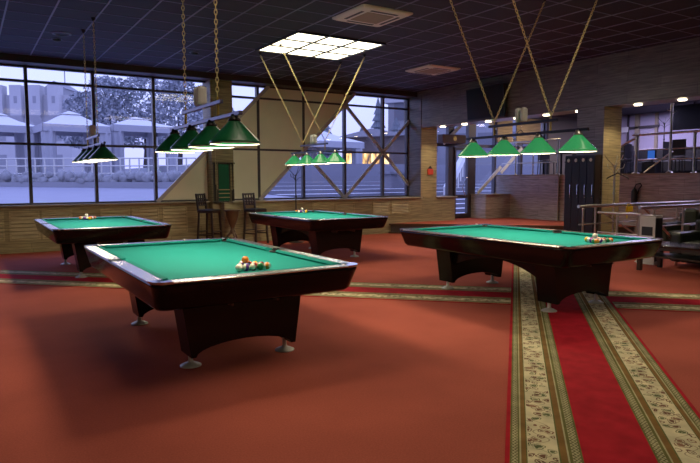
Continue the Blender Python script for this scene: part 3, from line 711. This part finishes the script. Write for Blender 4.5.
railing('upper floor steel railing right of the lit pillar', (15.22, 11.0, uz), -PI/2, [(.2, 0, .95, .022), (1.32, 0, 1.0, .045), (2.85, 0, 1.0, .035), (4.5, 0, 1.0, .035)], [(1.2, 6.5, 1.02, 1.02, .03), (1.3, 6.5, .62, .62, .016), (1.3, 6.5, .36, .36, .016), (0, 1.3, .35, .95, .03), (1.55, 2.3, .02, .55, .018)])
T = thing('column_post', 'tall knobbed steel pole on the upper floor ledge', 'pole', (15.22, 8.76, uz))
MB().tube([(0, 0, 0), (0, 0, 1.95)], .032, 12).lathe([(.09, 0), (.08, .03), (.032, .06)], n=14).build('pole', M_['brushed'], T)
for z, an in ((1.4, .3), (1.55, 2), (1.68, 4.1), (1.8, 1.0), (1.5, 5.2)):
    MB().tube([(0, 0, z), (.07*math.cos(an), .07*math.sin(an), z+.03), (.11*math.cos(an), .11*math.sin(an), z+.07)], .012, 6).build('hook', M_['brushed'], T)
T = thing('fire_extinguisher', 'black extinguisher with looped hose on the grey wood wall', 'extinguisher', (15.02, 9.57, .84))
MB().lathe([(0, 0), (.075, .0), (.08, .03), (.08, .36), (.05, .42), (.025, .44), (.025, .47)], n=18).build('cylinder', M_['slot'], T)
MB().tube([(0, 0, .46), (-.02, -.05, .55), (0, -.16, .58), (.0, -.2, .52), (0, -.13, .44), (0, -.09, .3)], .016).build('hose', M_['slot'], T)
T = thing('yellow_bag', 'small bright yellow bag with a long strap hung on the railing', 'bag', (11.52, 7.445, .86))
MB().box(-.10, .10, -.03, .02, 0, .12, .015).build('pouch', M_['yellow'], T)
MB().box(-.09, -.055, -.015, .0, -.13, 0, .004).build('strap', M_['yellow'], T)
MB().tube([(-.06, 0, .12), (-.05, .0, .165), (.05, .0, .165), (.06, 0, .12)], .008, 6).build('handle', M_['yellow'], T)

# ------------------------------------------------------------------ bin, low table, sofa, armchair
T = thing('waste_bin', 'tall white waste bin with a black opening beside the sofa', 'bin', (10.46, 6.32, 0))
MB().box(-.11, .11, -.15, .15, .02, .86, .012).build('body', M_['white'], T)
MB().box(-.104, .112, -.1525, -.1485, .06, .84).build('side_panel', M_['lampbar_dark'], T)
MB().box(-.114, -.108, -.105, .105, .52, .68, .002).build('opening', M_['slot'], T)
MB().box(-.115, .115, -.155, .155, .86, .885, .008).build('lid', M_['offwhite'], T)
MB().box(-.13, .13, -.17, .17, 0, .02).build('base', M_['white'], T)
T = thing('coffee_table', 'low black coffee table with a shelf beside the right pool table', 'table', (9.88, 5.15, 0))
MB().box(-.34, .34, -.92, .88, .42, .46, .006).build('tabletop', M_['black'], T)
MB().box(-.30, .30, -.86, .82, .24, .265, .004).build('shelf', M_['espresso'], T)
for sx in (-1, 1):
    for yy in (-.85, .81): MB().box(sx*.30-.035, sx*.30+.035, yy-.035, yy+.035, 0, .42, .004).build('leg', M_['espresso'], T)
MB().box(-.315, .315, -.9, .86, .37, .42).build('apron', M_['espresso'], T)
def sofa(name, label, cat, loc, rz, w):
    T = thing(name, label, cat, loc, rz)       # faces local -X, width along Y
    L_ = mat('dark green black leather', (.014, .018, .012), .35)
    MB().box(-.38, .45, -w/2+.2, w/2-.2, .08, .26, .02).build('base', L_, T)
    n = max(1, round((w-.4)/.65)); cw = (w-.4)/n
    for k in range(n):
        MB().box(-.42, .22, -w/2+.2+k*cw+.005, -w/2+.2+(k+1)*cw-.005, .26, .44, .05).build('seat_cushion', L_, T)
        MB().box(.16, .36, -w/2+.2+k*cw+.005, -w/2+.2+(k+1)*cw-.005, .42, .90, .07).build('back_cushion', L_, T)
    MB().box(.30, .47, -w/2+.05, w/2-.05, .1, .80, .05).build('backrest', L_, T)
    for s in (-1, 1):
        a0, a1 = sorted((s*w/2, s*(w/2-.2)))
        MB().box(-.42, .46, a0, a1, .08, .60, .05).build('armrest', L_, T)
        for xx in (-.34, .36): MB().tube([(xx, s*(w/2-.1), 0), (xx, s*(w/2-.1), .08)], .025, 10).build('leg', M_['chrome'], T)
    return T
sofa('leather_sofa', 'dark leather sofa with padded armrest at the right edge', 'sofa', (10.92, 4.95, 0), 0, 2.1)
sofa('armchair', 'dark leather armchair standing behind the steel railing', 'armchair', (13.0, 7.1, 0), 0, .7)

# ------------------------------------------------------------------ upper room furniture
def chair(label, loc, rz):
    T = thing('dining_chair', label, 'chair', loc, rz, 'dark chairs on the upper floor')
    b = M_['slot']
    MB().box(-.21, .21, -.2, .2, .42, .47, .015).build('seat', b, T)
    MB().box(-.2, -.165, -.19, .19, .52, .95, .012).build('backrest', b, T)
    for sx in (-1, 1):
        for sy in (-1, 1):
            MB().tube([(sx*.19, sy*.18, 0), (sx*.18, sy*.17, .6 if sx < 0 else .43)], .016, 8).build('leg', b, T)
    return T
ut = [(16.6, 13.2), (17.0, 11.9), (18.2, 12.6), (17.2, 9.2), (17.6, 7.3)]
tl = ['near the lavender glass wall', 'in the middle of the upper floor', 'at the back of the upper floor', 'right of the tall steel pole', 'at the right edge of the photo']
d0 = None; c0_ = None
for (x_, y_), lab in zip(ut, tl):
    if d0 is None:
        d0 = thing('dining_table', 'dark square table on the upper floor, '+lab, 'table', (x_, y_, UF-.02), 0, 'dark tables on the upper floor')
        MB().box(-.4, .4, -.4, .4, .71, .75, .008).build('tabletop', M_['slot'], d0)
        MB().tube([(0, 0, .02), (0, 0, .71)], .035, 10).build('column', M_['lampbar_dark'], d0)
        MB().lathe([(0, 0), (.22, 0), (.2, .02), (.035, .03)], n=16).build('base', M_['lampbar_dark'], d0)
    else: dup(d0, (x_, y_, UF-.02), 0, 'dark square table on the upper floor, '+lab)
    for an, side in ((0, 'left side'), (PI/2, 'near side'), (PI, 'right side'), (-PI/2, 'far side')):
        l2 = f'dark chair at {side} of upper table {lab}'
        lx, ly = x_-.62*math.cos(an), y_-.62*math.sin(an)
        if c0_ is None: c0_ = chair(l2, (lx, ly, UF-.02), an)
        else: dup(c0_, (lx, ly, UF-.02), an, l2)
for yy, xx_, ln, lab in ((9.2, 19.0, 4.6, 'long dark bench seat at the back of the upper room, right part'), (12.7, 19.7, 2.0, 'short dark bench seat at the back of the upper room')):
    T = thing('bench_seat', lab, 'bench', (xx_, yy, UF-.02), 0, 'dark bench seats on the upper floor')
    MB().box(-.5, .0, -ln/2, ln/2, .1, .45, .03).build('seat', M_['slot'], T)
    MB().box(-.0, .14, -ln/2, ln/2, .0, .86, .03).build('backrest', M_['slot'], T)
T = thing('monitor', 'small blue lit screen among the dark upper floor chairs', 'monitor', (16.0, 9.72, UF-.02))
MB().box(-.15, .15, -.2, .2, 0, .36, .01).build('stand', M_['slot'], T)
MB().box(-.03, .03, -.12, .12, .40, .68, .008).tube([(0, 0, .34), (0, 0, .42)], .03).build('casing', M_['slot'], T)
MB().box(-.034, -.031, -.10, .10, .42, .66).build('screen', M_['blue'], T)
o = MB().box(19.885, 19.905, 13.0, 13.4, 3.18, 3.36).build('paper_notice', M_['paper']); 
tag(o, 'white paper notice stuck on the glass of the upper room', 'notice')

# ------------------------------------------------------------------ outside
tr = MB(); tr.quad((-60, 14.95, .85), (9.5, 14.95, .85), (9.5, 45, 1.6), (-60, 45, 1.6)); tr.quad((-60, 45, 1.6), (9.5, 45, 1.6), (40, 110, 2.2), (-90, 110, 2.2))
o = struct('floor_3', tr, M_['terrace'])
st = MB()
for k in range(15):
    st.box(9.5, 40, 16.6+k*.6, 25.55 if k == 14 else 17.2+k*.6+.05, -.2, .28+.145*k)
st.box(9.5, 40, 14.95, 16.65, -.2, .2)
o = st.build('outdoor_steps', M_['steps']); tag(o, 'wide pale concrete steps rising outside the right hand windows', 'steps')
def tent(label, loc, w, h_e, h_a):
    T = thing('canopy_tent', label, 'tent', loc, .1, 'white canopy tents outside')
    h = w/2
    r = MB()
    ring = [[(sx*h, sy*h, h_e) for sx, sy in ((-1, -1), (1, -1), (1, 1), (-1, 1))], [(sx*h*.55, sy*h*.55, h_e+(h_a-h_e)*.36) for sx, sy in ((-1, -1), (1, -1), (1, 1), (-1, 1))], [(sx*h*.22, sy*h*.22, h_a-(h_a-h_e)*.25) for sx, sy in ((-1, -1), (1, -1), (1, 1), (-1, 1))]]
    r.loft(ring, True, False).build('roof', M_['tent'], T)
    MB().loft([[(sx*h*.3, sy*h*.3, h_a-(h_a-h_e)*.24) for sx, sy in ((-1, -1), (1, -1), (1, 1), (-1, 1))], [(sx*.02, sy*.02, h_a) for sx, sy in ((-1, -1), (1, -1), (1, 1), (-1, 1))]], True, False).build('top_cap', M_['tent'], T)
    MB().box(-h, h, -h, -h+.05, h_e-.35, h_e).box(-h, h, h-.05, h, h_e-.35, h_e).box(-h, -h+.05, -h, h, h_e-.35, h_e).box(h-.05, h, -h, h, h_e-.35, h_e).build('valance', M_['tent2'], T)
    for sx in (-1, 1):
        for sy in (-1, 1):
            MB().loft([[(sx*(h-.3)+.28*math.cos(t)*(1+.25*math.cos(5*t)), sy*(h-.3)+.28*math.sin(t)*(1+.25*math.cos(5*t)), z) for t in [2*PI*k/20 for k in range(20)]] for z in (0, h_e-.1)]).build('curtain', M_['tent2'], T)
    return T
CAM = Vector((0, 0, 1.547)); YAW, PITCH, ROLL, FPX = .565, .086, -.003, 605.64
FW = Vector((math.sin(YAW)*math.cos(PITCH), math.cos(YAW)*math.cos(PITCH), -math.sin(PITCH)))
RT0 = Vector((math.cos(YAW), -math.sin(YAW), 0)); UP0 = RT0.cross(FW)
RT = RT0*math.cos(ROLL)+UP0*math.sin(ROLL); UP = UP0*math.cos(ROLL)-RT0*math.sin(ROLL)
def at(u, v, d): return CAM+FW*d+RT*((u-350)/FPX*d)-UP*((v-231.5)/FPX*d)
struct('floor_4', MB().box(9.5, 90, 25.56, 120, -.2, 2.31), M_['concrete'])
def gz(p): return 2.31 if p[0] > 9.5 else .85+(p[1]-14.95)*.02496 if p[1] < 45 else 1.6
tent0 = None
for u, va, ve, d, w, lab in ((-4, 112, 127, 31, 3.2, 'white canopy tent at the left edge outside the windows'), (69, 111, 127, 31, 3.2, 'white canopy tent seen through the second window bay'), (135, 117, 128, 34.5, 3.6, 'white canopy tent seen above the back left lamp'), (303, 124, 143, 36, 5.2, 'white canopy tent seen behind the rear centre lamp')):
    p = at(u, va, d); e = at(u, ve, d); z0 = gz(p)
    tent(lab, (p.x, p.y, z0), w, e.z-z0, p.z-z0)
T = thing('terrace_wall', 'low grey planter wall with shrubs along the far side of the terrace', 'wall', (0, 0, 0))
p, q = at(-40, 183, 27.3), at(196, 183, 27.3)
MB().beam((p.x, p.y, 1.15), (q.x, q.y, 1.15), .5, .62, (0, 0, 1)).build('planter', M_['stone2'], T)
h_ = MB()
for k in range(170):
    f = k/169; c = p.lerp(q, f); h_.ico((c.x, c.y+random.uniform(-.1, .3), 1.52+random.uniform(-.05, .25)), random.uniform(.12, .3), 1, .35)
h_.build('shrubs', M_['hedge'], T)
T = thing('terrace_railing', 'thin white railing running along the terrace outside', 'railing', (0, 0, 0))
p, q = at(-40, 170, 28.2), at(196, 170, 28.2)
rr_ = MB()
for k in range(26):
    c = p.lerp(q, k/25); MB().tube([(c.x, c.y, 1.2), (c.x, c.y, 2.55)], .035, 6).build('post', M_['white'], T)
for z in (2.55, 2.2, 1.85): MB().tube([(p.x, p.y, z), (q.x, q.y, z)], .03, 6).build('rail', M_['white'], T)
# fortress like building
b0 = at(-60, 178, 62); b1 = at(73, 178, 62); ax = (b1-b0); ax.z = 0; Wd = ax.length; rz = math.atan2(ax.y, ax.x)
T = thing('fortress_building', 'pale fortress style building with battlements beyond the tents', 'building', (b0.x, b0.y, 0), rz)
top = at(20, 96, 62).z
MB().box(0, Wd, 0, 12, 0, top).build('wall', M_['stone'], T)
k = 0; xx = .3
while xx < Wd-.8:
    t_ = MB().box(xx, xx+1.15, -.7, .3, top-2.1, top+.9).prism([(-.7, top-2.1), (.0, top-2.1), (.0, top-3.0)], xx+.1, xx+1.05, 'x').build('turret', M_['stone'], T)
    MB().box(xx+.42, xx+.75, -.72, -.69, top-.9, top-.2).build('slit', M_['stone2'], t_)
    for zz in (top-4.6, top-7.4): MB().box(xx+.2, xx+.95, -.03, .01, zz, zz+1.4).build('window', M_['stone2'], T)
    xx += 1.9
MB().box(Wd*.70, Wd*.86, 3, 7, top, top+1.1).prism([(Wd*.69, top+1.1), (Wd*.78, top+1.9), (Wd*.87, top+1.1)], 3, 7, 'y').build('roof_house', M_['stone2'], T)
MB().tube([(Wd*.80, 5, top+1.5), (Wd*.80, 5, top+5)], .06, 6).build('mast', M_['stone2'], T)
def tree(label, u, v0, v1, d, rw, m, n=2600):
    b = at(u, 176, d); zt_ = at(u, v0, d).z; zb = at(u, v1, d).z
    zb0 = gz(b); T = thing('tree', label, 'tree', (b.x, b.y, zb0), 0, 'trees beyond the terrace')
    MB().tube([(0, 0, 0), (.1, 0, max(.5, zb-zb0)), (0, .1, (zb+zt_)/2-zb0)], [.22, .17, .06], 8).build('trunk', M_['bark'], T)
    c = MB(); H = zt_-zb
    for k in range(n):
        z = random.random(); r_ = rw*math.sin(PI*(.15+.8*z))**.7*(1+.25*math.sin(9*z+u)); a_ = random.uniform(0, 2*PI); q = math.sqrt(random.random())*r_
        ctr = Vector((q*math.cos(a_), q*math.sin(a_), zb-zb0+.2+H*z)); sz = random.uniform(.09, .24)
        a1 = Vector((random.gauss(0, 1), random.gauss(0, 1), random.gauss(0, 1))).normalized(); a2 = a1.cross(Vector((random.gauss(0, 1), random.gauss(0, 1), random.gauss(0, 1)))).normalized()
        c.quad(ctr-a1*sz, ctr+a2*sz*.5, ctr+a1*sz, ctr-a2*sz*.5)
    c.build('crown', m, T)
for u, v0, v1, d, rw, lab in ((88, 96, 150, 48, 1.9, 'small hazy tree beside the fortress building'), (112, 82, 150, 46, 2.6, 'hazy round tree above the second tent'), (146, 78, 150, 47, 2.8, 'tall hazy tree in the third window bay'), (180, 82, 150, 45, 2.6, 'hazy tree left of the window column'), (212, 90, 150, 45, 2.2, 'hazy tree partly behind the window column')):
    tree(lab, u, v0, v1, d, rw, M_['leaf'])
def fir(label, u, v0, d, w):
    b = at(u, 176, d); H = at(u, v0, d).z-2.31
    T = thing('fir_tree', label, 'tree', (b.x, b.y, 2.31), 0, 'fir trees beyond the steps')
    MB().tube([(0, 0, 0), (0, 0, H*.9)], [.2, .04], 8).build('trunk', M_['bark'], T)
    c = MB()
    for k in range(9):
        f = k/9; r_ = w*(1-f)*.9+.1
        c.loft([[((r_*(1 if j % 2 else .62))*math.cos(2*PI*j/14), (r_*(1 if j % 2 else .62))*math.sin(2*PI*j/14), H*(.15+.8*f)-.15*r_) for j in range(14)], [(.02*math.cos(2*PI*j/14), .02*math.sin(2*PI*j/14), H*(.15+.8*f)+H*.14) for j in range(14)]], True, False)
    c.build('needles', M_['leaf2'], T)
for u, v0, d, w, lab in ((326, 117, 44, 1.3, 'dark fir tree above the rear centre lamp'), (378, 98, 46, 1.3, 'tall dark fir tree beside the right window mullion'), (362, 126, 50, 1.5, 'short dark fir tree in the X braced window'), (396, 118, 42, 1.8, 'dark fir tree at the right end of the windows')):
    fir(lab, u, v0, d, w)
p = at(345, 172, 40); q = at(408, 172, 38); ax = q-p; ax.z = 0; Wd = ax.length
T = thing('lit_pavilion', 'brown pavilion with glowing warm windows beyond the steps', 'building', (p.x, p.y, 2.31), math.atan2(ax.y, ax.x))
zr = at(370, 137, 39).z-2.31; zg0 = at(370, 169, 39).z-2.31; zg1 = at(370, 153, 39).z-2.31
MB().box(0, Wd, 0, 4, 0, zr).build('wall', M_['pav'], T)
MB().prism([(-.4, zr), (Wd*.5, zr+.5), (Wd+.4, zr)], -.6, 4.4, 'y').build('roof', M_['stone2'], T)
n = 7
for k in range(n):
    if k > 4: continue
    MB().box(.03+Wd*k/n, Wd*(k+1)/n-.03, -.04, .02, zg0, zg1).build('lit_window', M_['glow'], T)
p = at(388, 165, 46); q = at(600, 165, 40); ax = q-p; ax.z = 0; Wd = ax.length
T = thing('office_building', 'large plain grey building rising behind the outdoor steps at right', 'building', (p.x, p.y, 2.31), math.atan2(ax.y, ax.x))
zz = at(395, 104, 46).z-2.31
MB().box(0, Wd, 0, 10, 0, zz).build('wall', M_['stone2'], T)
for k in range(8):
    for z0 in (1.2, 3.6): MB().box(.5+k*2.1, 1.8+k*2.1, -.03, .03, z0, z0+1.3).build('window', M_['concrete2'], T)
MB().box(-.3, Wd+.3, -.3, 10, zz, zz+.35).build('cornice', M_['stone'], T)
T = thing('street_post', 'grey concrete block seat on the steps outside the right windows', 'block', (0, 0, 0))
p = at(394, 187, 24)
MB().box(p.x-.35, p.x+.35, p.y-.3, p.y+.3, p.z-.05, p.z+.5, .03).build('block', M_['concrete2'], T)
MB().box(p.x-.5, p.x+.5, p.y-.4, p.y+.4, p.z+.5, p.z+.6, .02).build('top_slab', M_['concrete2'], T)
T.name = 'stone_block'
T = thing('stair_handrail', 'white sloping handrail climbing the outdoor steps seen through the door', 'handrail', (0, 0, 0))
for du in (0, 1.2):
    a0, a1 = Vector((13.6+du, 16.8, 1.1)), Vector((18.5+du*2, 22.5, 2.6))
    MB().beam(a0, a1, .2, .34, (0, 0, 1)).build('rail', M_['tent'], T)
    for k in range(7):
        c = a0.lerp(a1, k/6); MB().tube([(c.x, c.y, c.z-.95), (c.x, c.y, c.z)], .03, 6).build('post', M_['white'], T)

# ------------------------------------------------------------------ light
w = bpy.data.worlds.new('dusk sky'); scn.world = w; w.use_nodes = True
nt = w.node_tree; bg = nt.nodes['Background']; bg.inputs['Strength'].default_value = 2.7
tc = N(nt, 'ShaderNodeTexCoord'); sp = N(nt, 'ShaderNodeSeparateXYZ'); nt.links.new(tc.outputs['Generated'], sp.inputs[0])
rp = N(nt, 'ShaderNodeValToRGB'); nt.links.new(sp.outputs['Z'], rp.inputs[0])
rp.color_ramp.elements[0].color = (.29, .30, .66, 1); rp.color_ramp.elements[1].color = (.27, .33, .80, 1)
e = rp.color_ramp.elements.new(.12); e.color = (.33, .37, .68, 1)
nt.links.new(rp.outputs[0], bg.inputs['Color'])
def area(name, loc, size, power, c, rot=(0, 0, 0), sy=None):
    l = bpy.data.lights.new(name, 'AREA'); l.energy = power; l.color = c; l.size = size
    if sy: l.shape = 'RECTANGLE'; l.size_y = sy
    o = bpy.data.objects.new(name, l); col.objects.link(o); o.location = loc; o.rotation_euler = rot; return o
area('upper_room_fill_light', (18.2, 11.5, 3.72), 1.2, 120, (.62, .55, 1.0))  # added lavender fill for the upper room, no fixture modelled
area('upper_room_fill_light', (17.8, 7.5, 3.72), 1.2, 80, (.62, .55, 1.0))  # second added lavender fill
area('upper_room_warm_fill', (15.9, 12.9, 3.72), .6, 45, (1, .72, .42))  # added warm fill to brighten the brown boards
for i, y_ in enumerate((13.33, 12.44, 11.55, 10.58, 9.68, 8.78, 7.38, 6.48)):
    l = bpy.data.lights.new('downlight_lamp', 'SPOT'); l.energy = 110; l.color = (1, .84, .55); l.spot_size = 2.2; l.spot_blend = .6; l.shadow_soft_size = .05
    o = bpy.data.objects.new('downlight_lamp', l); col.objects.link(o); o.location = (11.6, y_, 3.02)

# ------------------------------------------------------------------ camera
cam = bpy.data.cameras.new('camera'); cam.sensor_width = 36; cam.lens = FPX/700*36; cam.clip_end = 500
co = bpy.data.objects.new('camera', cam); col.objects.link(co)
co.matrix_world = Matrix(((RT.x, UP.x, -FW.x, 0), (RT.y, UP.y, -FW.y, 0), (RT.z, UP.z, -FW.z, CAM.z), (0, 0, 0, 1)))
scn.camera = co
scn.view_settings.view_transform = 'Standard'
scn.view_settings.look = 'None'
scn.view_settings.exposure = 0
scn.view_settings.gamma = 1.12
scn.cycles.use_denoising = True
scn.cycles.max_bounces = 6
scn.cycles.sample_clamp_indirect = 4
